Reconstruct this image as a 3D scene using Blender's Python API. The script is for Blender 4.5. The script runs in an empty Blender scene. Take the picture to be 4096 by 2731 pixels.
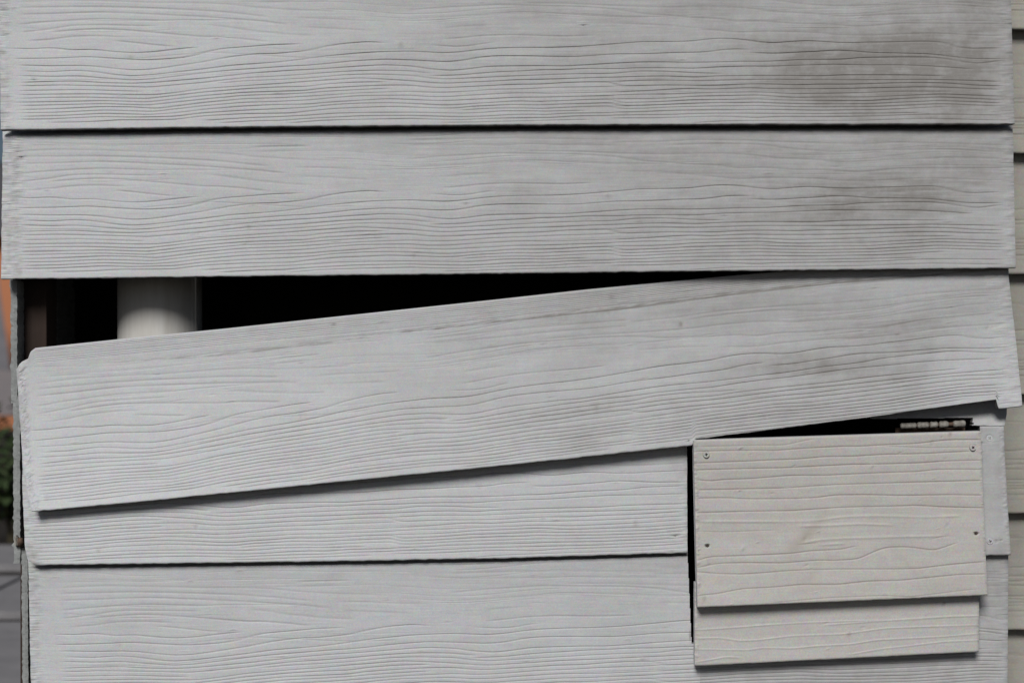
import bpy, bmesh, math, random
import numpy as np
from mathutils import Vector

random.seed(7)
C = bpy.context.scene.collection
sc = bpy.context.scene

# ------------------------------------------------------------------ camera, sky, sun, exposure
CAM_D = 1.9            # metres from the camera to the plane of the siding
CAM_Z = 0.9            # camera height above the ground
S = 1.3 / 4096.0       # metres per photograph pixel on the plane of the siding

cam_d = bpy.data.cameras.new("camera")
cam_d.sensor_width = 36.0
cam_d.lens = 36.0 * CAM_D / 1.3
cam_d.clip_start = 0.05
cam_d.clip_end = 2000
cam_d.dof.use_dof = True
cam_d.dof.focus_distance = 1.88
cam_d.dof.aperture_fstop = 5.0
cam = bpy.data.objects.new("camera", cam_d)
cam.location = (0, -CAM_D, CAM_Z)
cam.rotation_euler = (math.radians(90), 0, 0)
C.objects.link(cam)
sc.camera = cam

SUN_EL, SUN_AZ = math.radians(39), math.radians(13)      # height, and how far to the left of straight behind the camera
world = bpy.data.worlds.new("World")
sc.world = world
world.use_nodes = True
wn = world.node_tree
sky = wn.nodes.new("ShaderNodeTexSky")
sky.sky_type = 'NISHITA'
sky.sun_disc = False
sky.sun_elevation = SUN_EL
sky.sun_rotation = math.pi + SUN_AZ
sky.dust_density = 1.5
sky.air_density = 0.8
bg = wn.nodes["Background"]
wn.links.new(sky.outputs[0], bg.inputs[0])
bg.inputs[1].default_value = 0.05

sun_d = bpy.data.lights.new("sun", 'SUN')
sun_d.energy = 5.0
sun_d.angle = math.radians(20)
sun_d.color = (1.0, 0.985, 0.965)
sun = bpy.data.objects.new("sun", sun_d)
sd = Vector((math.sin(SUN_AZ) * math.cos(SUN_EL), math.cos(SUN_AZ) * math.cos(SUN_EL), -math.sin(SUN_EL)))
sun.rotation_euler = sd.to_track_quat('-Z', 'Y').to_euler()
sun.location = (-2, -4, 5)
C.objects.link(sun)

sc.view_settings.view_transform = 'Standard'
sc.view_settings.look = 'None'
sc.view_settings.gamma = 1.0
sc.view_settings.use_curve_mapping = False
sc.view_settings.exposure = -0.88

# ------------------------------------------------------------------ helpers
def X_(px, y): return (px - 2048.0) * S * (CAM_D + y) / CAM_D
def Z_(py, y): return CAM_Z - (py - 1365.5) * S * (CAM_D + y) / CAM_D
def P(px, py, y=0.0): return Vector((X_(px, y), y, Z_(py, y)))

def thing(name, label, cat, loc=(0, 0, 0), group=None):
    o = bpy.data.objects.new(name, None)
    C.objects.link(o)
    o.location = loc
    o.empty_display_size = 0.05
    return tag(o, label, cat, group)

def tag(o, label, cat, group=None):
    o['label'] = label
    o['category'] = cat
    if group: o['group'] = group
    return o

def link(name, me, mat=None, parent=None):
    o = bpy.data.objects.new(name, me)
    C.objects.link(o)
    if mat is not None:
        for m in (mat if isinstance(mat, (list, tuple)) else [mat]): me.materials.append(m)
    if parent is not None:
        o.parent = parent
        p, off = parent, Vector((0, 0, 0))
        while p is not None:
            off += Vector(p.location); p = p.parent
        o.location = -off            # meshes below are written in world metres
    return o

def from_bm(name, bm, mat=None, parent=None, smooth=False):
    me = bpy.data.meshes.new(name)
    bm.normal_update()
    bm.to_mesh(me); bm.free()
    if smooth:
        for p in me.polygons: p.use_smooth = True
    return link(name, me, mat, parent)

def bm_box(bm, x0, x1, y0, y1, z0, z1):
    v = [bm.verts.new((x, y, z)) for x in (x0, x1) for y in (y0, y1) for z in (z0, z1)]
    for f in ((0, 1, 3, 2), (4, 6, 7, 5), (0, 4, 5, 1), (2, 3, 7, 6), (0, 2, 6, 4), (1, 5, 7, 3)):
        bm.faces.new([v[i] for i in f])

def box(name, x0, x1, y0, y1, z0, z1, mat, parent=None, bevel=0.0):
    bm = bmesh.new()
    bm_box(bm, x0, x1, y0, y1, z0, z1)
    bmesh.ops.recalc_face_normals(bm, faces=bm.faces)
    if bevel:
        bmesh.ops.bevel(bm, geom=list(bm.edges), offset=bevel, segments=2, affect='EDGES', profile=0.6)
    return from_bm(name, bm, mat, parent)

def _hash(ix, iy, seed):
    n = (ix * 374761393 + iy * 668265263 + seed * 974634777) & 0x7fffffff
    n = ((n ^ (n >> 13)) * 1274126177) & 0x7fffffff
    return ((n ^ (n >> 16)) & 0xffff) / 65535.0

def vnoise(x, y, seed=0):
    x = np.asarray(x, float); y = np.asarray(y, float)
    ix = np.floor(x).astype(np.int64); iy = np.floor(y).astype(np.int64)
    fx = x - ix; fy = y - iy
    fx = fx * fx * (3 - 2 * fx); fy = fy * fy * (3 - 2 * fy)
    a = _hash(ix, iy, seed); b = _hash(ix + 1, iy, seed)
    c = _hash(ix, iy + 1, seed); d = _hash(ix + 1, iy + 1, seed)
    return (a * (1 - fx) + b * fx) * (1 - fy) + (c * (1 - fx) + d * fx) * fy      # 0..1

def fbm(x, y, seed=0, oct=4):
    s = 0; a = 0.5; t = 0
    for k in range(oct):
        s = s + a * vnoise(x * 2 ** k, y * 2 ** k, seed + 17 * k); t += a; a *= 0.55
    return s / t

def sstep(a, b, x):
    t = np.clip((x - a) / (b - a), 0, 1)
    return t * t * (3 - 2 * t)

def poly(pts):
    xs = np.array([p[0] for p in pts], float); ys = np.array([p[1] for p in pts], float)
    return lambda x: np.interp(x, xs, ys)

# ------------------------------------------------------------------ materials
def new_mat(name):
    m = bpy.data.materials.new(name); m.use_nodes = True
    return m, m.node_tree, m.node_tree.nodes, m.node_tree.nodes["Principled BSDF"]

def n_noise(nt, vec, scale, detail=3.0, rough=0.6):
    n = nt.nodes.new("ShaderNodeTexNoise")
    n.inputs["Scale"].default_value = scale; n.inputs["Detail"].default_value = detail
    n.inputs["Roughness"].default_value = rough
    nt.links.new(vec, n.inputs["Vector"])
    return n

def n_mix(nt, fac, a, b, mode='MIX'):
    m = nt.nodes.new("ShaderNodeMix"); m.data_type = 'RGBA'; m.blend_type = mode
    for sock, v in ((m.inputs[0], fac), (m.inputs[6], a), (m.inputs[7], b)):
        if isinstance(v, (int, float)): sock.default_value = v
        elif isinstance(v, tuple): sock.default_value = (*v, 1)
        else: nt.links.new(v, sock)
    return m.outputs[2]

def n_math(nt, op, a, b=0.0, clamp=False):
    m = nt.nodes.new("ShaderNodeMath"); m.operation = op; m.use_clamp = clamp
    for sock, v in ((m.inputs[0], a), (m.inputs[1], b)):
        if isinstance(v, (int, float)): sock.default_value = v
        else: nt.links.new(v, sock)
    return m.outputs[0]

def n_ramp(nt, fac, p0, p1):
    r = nt.nodes.new("ShaderNodeMapRange")
    r.inputs[1].default_value = p0; r.inputs[2].default_value = p1
    nt.links.new(fac, r.inputs[0])
    return r.outputs[0]

def paint(name, col, col2, groove_dirt_shade, grime_col, rough=0.6, bump=0.3, groove_amt=0.62):
    """weathered house paint: slight mottling, dust sitting in the grain, grime where the 'grime' attribute says so"""
    m, nt, ns, bs = new_mat(name)
    tc = ns.new("ShaderNodeTexCoord"); vec = tc.outputs["Object"]
    blot = n_noise(nt, vec, 9.0, 4, 0.6)
    c = n_mix(nt, n_ramp(nt, blot.outputs[0], 0.35, 0.65), col, col2)
    sp = n_noise(nt, vec, 520.0, 3, 0.8)
    c = n_mix(nt, 0.48, c, sp.outputs["Color"], 'OVERLAY')
    chroma = n_noise(nt, vec, 85.0, 4, 0.75)
    c = n_mix(nt, 0.20, c, chroma.outputs["Color"], 'OVERLAY')
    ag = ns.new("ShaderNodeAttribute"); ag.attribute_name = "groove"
    am = ns.new("ShaderNodeAttribute"); am.attribute_name = "grime"
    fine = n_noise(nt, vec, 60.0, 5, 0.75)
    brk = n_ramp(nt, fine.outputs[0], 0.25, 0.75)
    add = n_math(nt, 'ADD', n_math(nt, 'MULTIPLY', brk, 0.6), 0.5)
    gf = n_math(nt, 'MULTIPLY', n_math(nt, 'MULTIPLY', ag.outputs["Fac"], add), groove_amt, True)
    c = n_mix(nt, gf, c, groove_dirt_shade)  # grain lines darkened in colour: part dirt, part groove shade
    mf = n_math(nt, 'MULTIPLY', am.outputs["Fac"], n_math(nt, 'ADD', n_math(nt, 'MULTIPLY', brk, 0.45), 0.75), True)
    c = n_mix(nt, mf, c, grime_col)
    nt.links.new(c, bs.inputs["Base Color"])
    bs.inputs["Roughness"].default_value = rough
    bs.inputs["Specular IOR Level"].default_value = 0.28
    b1 = ns.new("ShaderNodeBump"); b1.inputs["Strength"].default_value = bump; b1.inputs["Distance"].default_value = 0.0006
    bn = n_noise(nt, vec, 450.0, 4, 0.75)
    nt.links.new(bn.outputs[0], b1.inputs["Height"])
    nt.links.new(b1.outputs[0], bs.inputs["Normal"])
    return m

def plain(name, col, col2=None, scale=20.0, rough=0.8, bump=0.0, bscale=200.0, stretch=None, detail=5):
    m, nt, ns, bs = new_mat(name)
    tc = ns.new("ShaderNodeTexCoord"); vec = tc.outputs["Object"]
    if stretch:
        mp = ns.new("ShaderNodeMapping"); mp.inputs["Scale"].default_value = stretch
        nt.links.new(vec, mp.inputs[0]); vec = mp.outputs[0]
    n = n_noise(nt, vec, scale, detail, 0.65)
    c = n_mix(nt, n_ramp(nt, n.outputs[0], 0.3, 0.7), col, col2 or tuple(k * 0.7 for k in col))
    nt.links.new(c, bs.inputs["Base Color"])
    bs.inputs["Roughness"].default_value = rough
    bs.inputs["Specular IOR Level"].default_value = 0.25
    if bump:
        b1 = ns.new("ShaderNodeBump"); b1.inputs["Strength"].default_value = bump; b1.inputs["Distance"].default_value = 0.002
        bn = n_noise(nt, vec, bscale, 4, 0.7)
        nt.links.new(bn.outputs[0], b1.inputs["Height"]); nt.links.new(b1.outputs[0], bs.inputs["Normal"])
    return m

M = {}
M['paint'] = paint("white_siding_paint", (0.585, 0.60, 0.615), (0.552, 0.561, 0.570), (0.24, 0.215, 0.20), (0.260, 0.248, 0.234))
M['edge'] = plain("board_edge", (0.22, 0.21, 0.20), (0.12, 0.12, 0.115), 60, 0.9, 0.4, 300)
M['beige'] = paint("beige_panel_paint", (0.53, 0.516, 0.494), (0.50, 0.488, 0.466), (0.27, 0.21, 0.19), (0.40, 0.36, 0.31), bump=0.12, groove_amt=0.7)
M['beige_edge'] = plain("panel_edge", (0.58, 0.585, 0.60), (0.50, 0.50, 0.50), 60, 0.7, 0.2, 300)
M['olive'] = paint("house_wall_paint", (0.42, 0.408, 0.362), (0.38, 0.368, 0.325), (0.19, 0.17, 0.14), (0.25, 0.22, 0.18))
M['cavity'] = plain("cavity_black", (0.012, 0.012, 0.012), (0.02, 0.018, 0.016), 12, 0.95)  # near-black surface added in place of the shade inside the box
M['stud'] = plain("brown_timber", (0.055, 0.036, 0.028), (0.032, 0.022, 0.018), 6, 0.85, 0.3, 60, stretch=(8, 8, 0.6))
M['pipe'] = plain("white_plastic_pipe", (0.62, 0.61, 0.58), (0.50, 0.48, 0.44), 7, 0.5, stretch=(10, 10, 0.9))
M['dark'] = plain("screw_recess", (0.02, 0.018, 0.016), (0.04, 0.03, 0.025), 200, 0.8)
M['rust'] = plain("rusty_metal", (0.16, 0.10, 0.07), (0.07, 0.055, 0.045), 150, 0.85, 0.5, 400)
M['steel_paint'] = plain("painted_metal", (0.40, 0.385, 0.345), (0.16, 0.145, 0.125), 140, 0.55, 0.5, 350)
M['sideends'] = plain("side_board_ends", (0.36, 0.375, 0.37), (0.24, 0.25, 0.245), 40, 0.85, 0.6, 260)
M['concrete'] = plain("grey_concrete", (0.27, 0.26, 0.265), (0.20, 0.195, 0.20), 9, 0.9, 0.5, 120)
M['soil'] = plain("dark_soil", (0.032, 0.027, 0.022), (0.02, 0.017, 0.014), 14, 0.95, 0.6, 40)
M['driveway'] = plain("pale_driveway", (0.33, 0.29, 0.285), (0.25, 0.23, 0.23), 2.2, 0.9, 0.3, 60)
M['brick'] = plain("orange_brick", (0.55, 0.23, 0.11), (0.40, 0.16, 0.085), 25, 0.85, 0.5, 120)
M['mortar'] = plain("mortar", (0.36, 0.30, 0.25), (0.28, 0.24, 0.2), 25, 0.95)
M['roofgrey'] = plain("grey_roofing", (0.10, 0.10, 0.112), (0.07, 0.07, 0.08), 6, 0.8)
M['shed'] = plain("grey_shed_boards", (0.19, 0.185, 0.20), (0.14, 0.14, 0.15), 3, 0.85)
M['leaf'] = plain("leaf_green", (0.030, 0.055, 0.022), (0.06, 0.08, 0.032), 18, 0.6)
M['stem'] = plain("plant_stem", (0.06, 0.05, 0.03), (0.04, 0.035, 0.02), 30, 0.8)

# ------------------------------------------------------------------ the moulded wood grain, as read from the boards
# one column of (x, y) readings per line, in five side by side strips of the same board (820 pixels each, 2.867 readings per pixel)
B1bot = poly([(0, 521), (500, 514), (1000, 508), (2000, 501), (3000, 498), (4055, 497)])
B2bot = poly([(-200, 1119), (0, 1117), (500, 1111), (900, 1106), (1640, 1098), (2460, 1088), (3280, 1080), (4064, 1072), (4300, 1070)])
Z0 = [0, 820, 1640, 2460, 3276]
RAW = [   # amplitude, width factor, then segments: (strip, "x,y x,y ...")
 (0.35,1.3,[[(0,"350,106 600,104 900,112")]]),
 (0.45,1.2,[[(0,"240,172 588,158 700,155 1200,165 1720,184 2351,190"),(1,"300,205 588,240 1100,270 1500,280")]]),
 (0.70,1.2,[[(0,"240,240 588,235 1050,230 1500,240 1764,250 2351,276"),(1,"300,300 700,345")]]),
 (0.80,1.1,[[(0,"240,318 588,312 900,300 1176,294 1500,305 1764,318 2351,348"),(1,"300,372 700,400 900,430")]]),
 (0.80,1.1,[[(0,"240,435 420,412 588,402 900,382 1176,373 1500,382 1764,390 1830,392")]]),
 (0.70,1.0,[[(0,"250,525 450,500 588,487 750,455 900,442 1176,440 1500,448 1764,452")]]),
 (0.85,1.1,[[(0,"600,522 800,503 1000,492 1176,487 1400,498 1700,520 2100,556 2351,578"),(1,"150,575 350,592 500,605 690,630")]]),
 (0.60,1.3,[[(0,"350,622 588,605 750,580 950,568 1176,566 1450,582")]]),
 (0.70,1.2,[[(0,"1350,622 1550,645 1764,668 1980,688")]]),
 (0.55,1.4,[[(1,"60,440 300,470 500,502 900,545 1200,560")]]),
 (0.95,0.9,[[(0,"170,708 240,708 350,715 480,707 588,702 700,712 800,728 1060,720 1300,748 1530,762 1764,750 2000,722 2230,698")]]),
 (0.95,0.9,[[(0,"200,826 588,822 860,812 1000,805 1300,825 1600,842 1764,840 2050,822 2200,798 2351,752"),(1,"80,735 200,712 500,690 800,665 1050,658")]]),
 (1.00,0.9,[[(0,"240,900 588,910 900,905 1100,915 1300,940 1530,960 1764,948 2060,905 2351,862"),(1,"150,832 300,805 588,772 800,770 1000,752 1176,735 1350,690 1600,650 1850,628 1960,632 2030,643")]]),
 (1.00,0.9,[[(0,"310,968 588,978 870,960 1100,978 1300,1010 1500,1028 1764,1012 2351,945"),(1,"300,905 588,885 800,870 1000,848 1176,825 1350,800 1600,775 1850,752 2000,745 2351,735"),
             (2,"200,745 400,753 600,740 800,713 1000,694 1300,685 1600,683 1900,670 2050,660 2351,634"),(3,"300,608 588,605 800,600 900,595 1050,575 1200,562 1400,568 1550,585 1700,606 1850,608 2000,595 2200,580 2351,588"),(4,"200,600 500,602")]]),
 (1.00,0.9,[[(0,"260,1022 588,1032 900,1025 1176,1050 1500,1075 1764,1062 2351,990"),(1,"300,960 588,940 1000,910 1176,903 1400,883 1700,850 2050,828 2351,836"),
             (2,"350,853 500,850 650,830 800,800 1000,783 1300,780 1600,785 1900,785 2100,770 2351,750"),(3,"200,748 450,742 700,728 950,725 1100,715 1250,690 1400,682 1510,688")],
            [(3,"1600,722 1700,729 1850,730 2100,715 2351,703"),(4,"150,688 300,690 450,700 600,712 900,715 1250,720 1400,735 1550,752 1700,768 2000,770 2050,768")]]),
 (1.00,0.9,[[(0,"270,1098 588,1088 880,1085 1200,1105 1500,1113 1764,1102 2351,1052"),(1,"400,1010 588,990 1000,960 1250,948 1500,930 1764,910 2050,893 2351,905"),
             (2,"250,940 450,955 600,945 750,925 900,905 1200,898 1500,892 1764,895 2000,880 2351,856"),(3,"300,840 588,838 700,842 950,840 1200,835 1450,825 1700,825 1950,812 2150,798 2351,797"),
             (4,"300,790 500,768 900,760 1250,757 1450,772 1600,800 1764,820 1850,825 2000,800 2060,790")]]),
 (0.95,0.9,[[(0,"270,1138 680,1130 1200,1142 1700,1157 2351,1100"),(1,"200,1075 500,1045 800,1030 1176,1005 1400,985 1700,965 2000,955 2351,961"),(2,"100,975 220,988")],
            [(2,"280,1014 350,1013 600,1005 800,985 1050,965 1300,955 1500,940 1764,935 2000,921 2351,920"),(3,"250,908 588,905 900,910 1200,890 1500,880 1764,880"),(4,"150,850 588,855 900,850 1176,855 1500,872 1720,888")]]),
 (0.80,0.9,[[(0,"270,1192 588,1188 940,1183 1300,1195 1620,1204")],[(1,"180,1108 450,1085 800,1070 1176,1050 1400,1030 1600,1010 1900,1000 2351,1012"),
             (2,"250,1045 400,1055 600,1045 900,1030 1176,1015 1400,1005 1700,990 2000,980 2351,974"),(3,"250,945 600,945 900,960 1200,965"),]]),
 (1.00,0.9,[[(0,"250,1242 588,1235 1100,1232 1500,1242 1764,1243 2000,1220 2351,1172"),(1,"588,1130 900,1110 1200,1085 1500,1065 1764,1045 2100,1060 2351,1075"),
             (2,"300,1100 450,1102 650,1090 950,1075 1250,1055 1500,1050 1764,1040 2100,1025 2351,1018"),(3,"300,1005 588,1000 850,1008 950,1010 1176,995 1450,990 1700,985 1900,985 2351,985"),(4,"300,970 900,965 1400,968")]]),
 (1.00,0.9,[[(0,"250,1283 600,1272 1000,1270 1400,1282 1700,1287 2351,1211"),(1,"450,1175 800,1155 1176,1145 1400,1115 1700,1095 2050,1088")],
            [(3,"0,1066 300,1050 588,1048 950,1052 1176,1045 1500,1035 1764,1030 2351,1030"),(4,"300,1028 588,1025 900,1020 1300,1015 1764,1022 2050,1030")]]),
 (1.00,0.9,[[(0,"200,1327 588,1322 1176,1310 1700,1327 2351,1252"),(1,"450,1215 900,1200 1176,1190 1350,1165 1764,1140 2100,1126 2351,1126"),
             (2,"250,1152 450,1152 650,1140 900,1128 1176,1110 1500,1105 1764,1085 2000,1075 2351,1070"),(3,"20,1120 300,1110 588,1103 950,1105 1176,1102 1450,1088 1650,1083 1850,1085 2050,1090 2351,1080"),
             (4,"300,1078 588,1070 800,1060 1176,1050 1500,1055 1764,1075 2080,1080")]]),
 (0.90,0.9,[[(0,"270,1365 588,1358 1176,1345 1700,1362 2351,1292"),(1,"450,1250 900,1235 1176,1220 1400,1200 1764,1180 2080,1164")]]),
 (0.70,1.0,[[(1,"1300,1250 1764,1218 2351,1196"),(2,"250,1208 450,1205 700,1190 950,1170 1300,1160 1700,1140 2100,1130 2351,1121"),]]),
 (0.95,0.9,[[(0,"270,1410 588,1403 1176,1378 1500,1382 1800,1400 2351,1330"),(1,"450,1290 900,1275 1300,1250 1400,1246")],[(3,"0,1186 350,1170 650,1150 850,1140 1100,1148 1350,1135 1550,1128 1764,1135 2351,1133"),(4,"350,1125 588,1118 850,1110 1176,1100 1450,1102 1764,1115 2080,1120")]]),
 (0.85,0.9,[[(0,"270,1447 588,1445 1176,1418 1764,1435 2351,1368"),(1,"450,1330 800,1320 1200,1300 1500,1270 1764,1250 2351,1241"),
             (2,"200,1258 450,1255 650,1240 900,1225 1176,1210 1400,1205 1600,1210 1900,1200 2351,1185")],[(3,"0,1222 300,1210 588,1208 850,1195 1176,1185 1350,1182 1600,1175 1764,1180 2000,1192 2351,1186"),(4,"250,1180 588,1170 850,1155 1176,1150 1500,1148")]]),
 (0.95,0.9,[[(0,"290,1488 700,1480 1176,1455 1700,1470 2000,1452 2351,1409"),(1,"400,1375 800,1355 1176,1348 1400,1326 1764,1303 2100,1282 2351,1290"),
             (2,"250,1300 450,1302 700,1285 950,1275 1200,1258 1500,1255 1800,1245 2100,1235 2351,1226")],[(3,"0,1265 400,1260 650,1250 900,1230 1176,1222 1450,1215 1650,1210 1850,1225 2050,1234 2351,1230"),(4,"350,1225 588,1222 900,1205 1176,1190 1400,1180 1764,1190 2090,1200")]]),
 (1.00,0.9,[[(0,"260,1521 588,1518 1176,1492 1500,1500 2000,1490 2351,1448"),(1,"450,1420 900,1400 1176,1385 1500,1350 1764,1335 2100,1328 2351,1335"),
             (2,"350,1352 550,1348 750,1330 950,1320 1200,1300 1450,1303 1700,1295 2000,1278 2351,1266"),(3,"20,1310 350,1300 588,1290 850,1272 1176,1265 1450,1260 1650,1255 1850,1265 2351,1270"),
             (4,"350,1265 588,1262 900,1240 1176,1225 1350,1215 1550,1220 2090,1240")]]),
 (1.00,0.9,[[(0,"600,1557 900,1554 1176,1543 1350,1530 1700,1530 2000,1526 2351,1483"),(1,"450,1460 1000,1450 1200,1425 1500,1395 1764,1385 2100,1370 2351,1376"),
             (2,"350,1388 550,1385 700,1365 900,1355 1200,1340 1450,1345 1764,1330 2100,1318 2351,1308"),(3,"20,1345 300,1338 588,1325 850,1312 1176,1300 1450,1298 1650,1292 1850,1302 2351,1305"),
             (4,"300,1302 588,1298 900,1280 1176,1268 1350,1255 1550,1260 2090,1275")]]),
 (0.80,0.9,[[(2,"600,1408 700,1400 950,1385 1300,1380 1500,1385 1764,1370 2050,1355 2351,1347"),(3,"20,1380 400,1370 588,1357 800,1350 1176,1340 1500,1335 1650,1332 2000,1340 2351,1341"),
             (4,"400,1335 650,1330 950,1315 1200,1300 1400,1290 1650,1298 2050,1310")]]),
 (0.95,0.9,[[(1,"0,1535 500,1505 800,1495 1176,1475 1500,1450 1900,1440 2351,1436"),(2,"300,1440 600,1445 850,1435 1050,1415 1400,1412 1550,1415 1800,1405 2000,1400")],
            [(3,"0,1418 350,1410 588,1395 900,1388 1176,1382 1500,1380 1764,1375 2351,1379"),(4,"400,1370 700,1365 1000,1350 1200,1335 1420,1325")]]),
 (0.95,0.9,[[(1,"200,1562 600,1540 900,1535 1200,1510 1500,1495 1764,1480 2351,1472"),(2,"300,1480 600,1485 900,1475 1100,1460 1400,1450 1550,1455 1800,1435 2351,1424"),],
            [(3,"0,1452 400,1445 650,1440 900,1428 1176,1422 1500,1420 2351,1418"),(4,"350,1410 700,1405 950,1398 1120,1394")]]),
 (0.85,0.9,[[(1,"1000,1563 1300,1535 1600,1525 2000,1515 2351,1507"),(2,"300,1515 600,1520 850,1505 1150,1495 1400,1490 1650,1485 1900,1465 2351,1456")],
            [(3,"0,1485 500,1480 800,1468 1100,1458 1350,1458 1500,1465 1650,1468 1850,1455 2351,1451"),(4,"400,1445 750,1435 1000,1420 1250,1412 1600,1410 2070,1416")]]),
 (0.60,1.0,[[(2,"400,1551 800,1545 1200,1530 1500,1520 2050,1503")],[(3,"900,1532 1250,1510 1500,1505 1900,1500 2351,1496"),(4,"500,1490 950,1470 1300,1460 1900,1470 2060,1472")]]),
 # the calmer upper part
 (0.60,1.2,[[(2,"420,593 620,575 800,555 1000,545 1176,540 1400,545 1764,551 2050,540")]]),
 (0.70,1.0,[[(2,"300,662 400,674 500,680 700,670 780,652 930,628")]]),
 (0.45,1.4,[[(2,"420,462 600,446 900,430")]]),
 (0.45,1.3,[[(2,"60,358 400,340 900,310 1300,295 1560,288")]]),
 (0.60,1.1,[[(2,"0,267 250,240 500,225 800,210 1000,196 1300,200 2000,212 2351,236"),(3,"350,290 650,305 850,325 1050,330 1250,340 1350,365 1450,372 1600,362 1764,365 1950,380 2100,390 2351,389"),
             (4,"250,400 400,412 550,408 750,390 950,370 1176,372 1500,372 1900,370 2190,364")]]),
 (0.50,1.2,[[(2,"1300,172 1900,178 2351,196"),(3,"300,205 588,210 800,205 1050,200 1300,203 1500,212 1650,226 1800,250 1950,258 2100,262 2351,275"),(4,"200,295 350,300 588,285 900,268 1176,262 1350,257 1450,246 1764,250 2150,262")]]),
 (0.45,1.2,[[(3,"40,398 450,410 700,425 900,442")],[(3,"1000,460 1150,465 1250,480 1400,490 1500,490 1650,480 1900,478 2351,488"),(4,"200,512 588,512 800,505 1050,490 1300,482 1500,487 1764,500 2000,508 2170,500")]]),
 (0.50,1.1,[[(3,"650,104 850,96 1050,90 1500,91 1700,100 1870,125 2050,150 2351,172"),(4,"150,180 400,178 750,160 1176,155 1400,150 1650,160 2150,187")]]),
 (0.45,1.2,[[(3,"0,70 500,68 900,45 1500,50 1800,62 2351,82"),(4,"588,92 900,72 1300,80 1764,95 2200,112")]]),
 (0.80,1.1,[[(1,"580,128 700,123 850,120 1160,116")]]), (0.55,1.3,[[(1,"600,178 850,176 1000,172")]]),
 (0.45,1.3,[[(1,"1100,358 1400,366 1764,386 2050,390")]]), (0.40,1.4,[[(1,"1130,462 1764,492 1900,505")]]),
 (0.75,1.0,[[(4,"470,596 800,590 1050,580 1250,576 1400,583 1500,612 1600,640 1720,655 2040,645")]]),
 (0.45,1.2,[[(2,"0,47 600,32 1176,25 1800,35 2351,46")]]), (0.4,1.2,[[(2,"0,105 700,104 1300,95 2351,110")]]),
]
LINES = []      # (amp, width, xs, hs)
for amp, wf, segs in RAW:
    for seg in segs:
        xs, ys = [], []
        for strip, txt in seg:
            for t in txt.split():
                a, b = t.split(',')
                xs.append(Z0[strip] + float(a) / 2.867); ys.append(545 + float(b) / 2.867)
        o = np.argsort(xs); xs = np.array(xs)[o]; ys = np.array(ys)[o]
        hs = B2bot(xs) - ys
        calm = sstep(300, 400, float(np.mean(hs)))       # the upper part is worn smoother
        LINES.append((amp * (1 - 0.42 * calm), wf * (1 + 1.0 * calm), xs, hs))
rng = np.random.RandomState(3)
for k in range(46):                      # hair lines between the deep ones, mostly in the calmer upper part
    x0 = rng.uniform(-200, 3800); ln = rng.uniform(250, 1100)
    xs = np.arange(x0, x0 + ln, 60.0)
    h0 = rng.uniform(370, 660) if k % 5 else rng.uniform(40, 350)
    hs = h0 + 26 * (vnoise(xs / 420.0, np.full_like(xs, h0 / 160.0), 5) - 0.5) * 2 + 4 * (vnoise(xs / 120.0, np.full_like(xs, k * 3.1), 6) - 0.5)
    LINES.append((rng.uniform(0.12, 0.30), rng.uniform(0.8, 1.4), xs, hs))
for k in range(9):                       # close set lines of the hidden lap strip along the top edge
    xs = np.arange(-200, 4300, 120.0)
    LINES.append((rng.uniform(0.2, 0.5), 0.9, xs, 592 + k * 7.5 + 5 * (vnoise(xs / 500.0, np.full_like(xs, k * 0.4), 9) - 0.5)))

def line_field(tx, th, cols_tx, lines, sig=2.3, seed=0, endfade=45.0):
    """grooves of all lines on a grid: narrow cut, wide hollow beside it"""
    cut = np.zeros_like(th); hollow = np.zeros_like(th)
    for i, (amp, wf, xs, hs) in enumerate(lines):
        lo, hi = xs[0] - 20, xs[-1] + 20
        cs = np.where((cols_tx > lo) & (cols_tx < hi))[0]
        if len(cs) == 0: continue
        sub = slice(cs[0], cs[-1] + 1)
        X = tx[:, sub]
        fx = np.arange(lo, hi + 8, 8.0)
        fh = np.interp(fx, xs, hs)
        k = np.exp(-np.linspace(-2, 2, 13) ** 2); k /= k.sum()          # round off the joints between readings
        fh = np.convolve(np.pad(fh, 6, mode='edge'), k, 'valid')
        H = np.interp(X, fx, fh)
        a = amp * np.clip((X - lo) / endfade, 0, 1) * np.clip((hi - X) / endfade, 0, 1)
        a = a * (0.62 + 0.5 * vnoise(X / 160.0, np.full_like(X, i * 7.3 + seed), 21))
        d = th[:, sub] - H
        s = sig * wf
        cut[:, sub] = np.maximum(cut[:, sub], a * np.exp(-(d / s) ** 2))
        hollow[:, sub] = np.maximum(hollow[:, sub], a * np.exp(-np.abs(np.where(d > 0, d, d * 1.7)) / (5.5 * wf)))
    return cut, hollow

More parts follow.
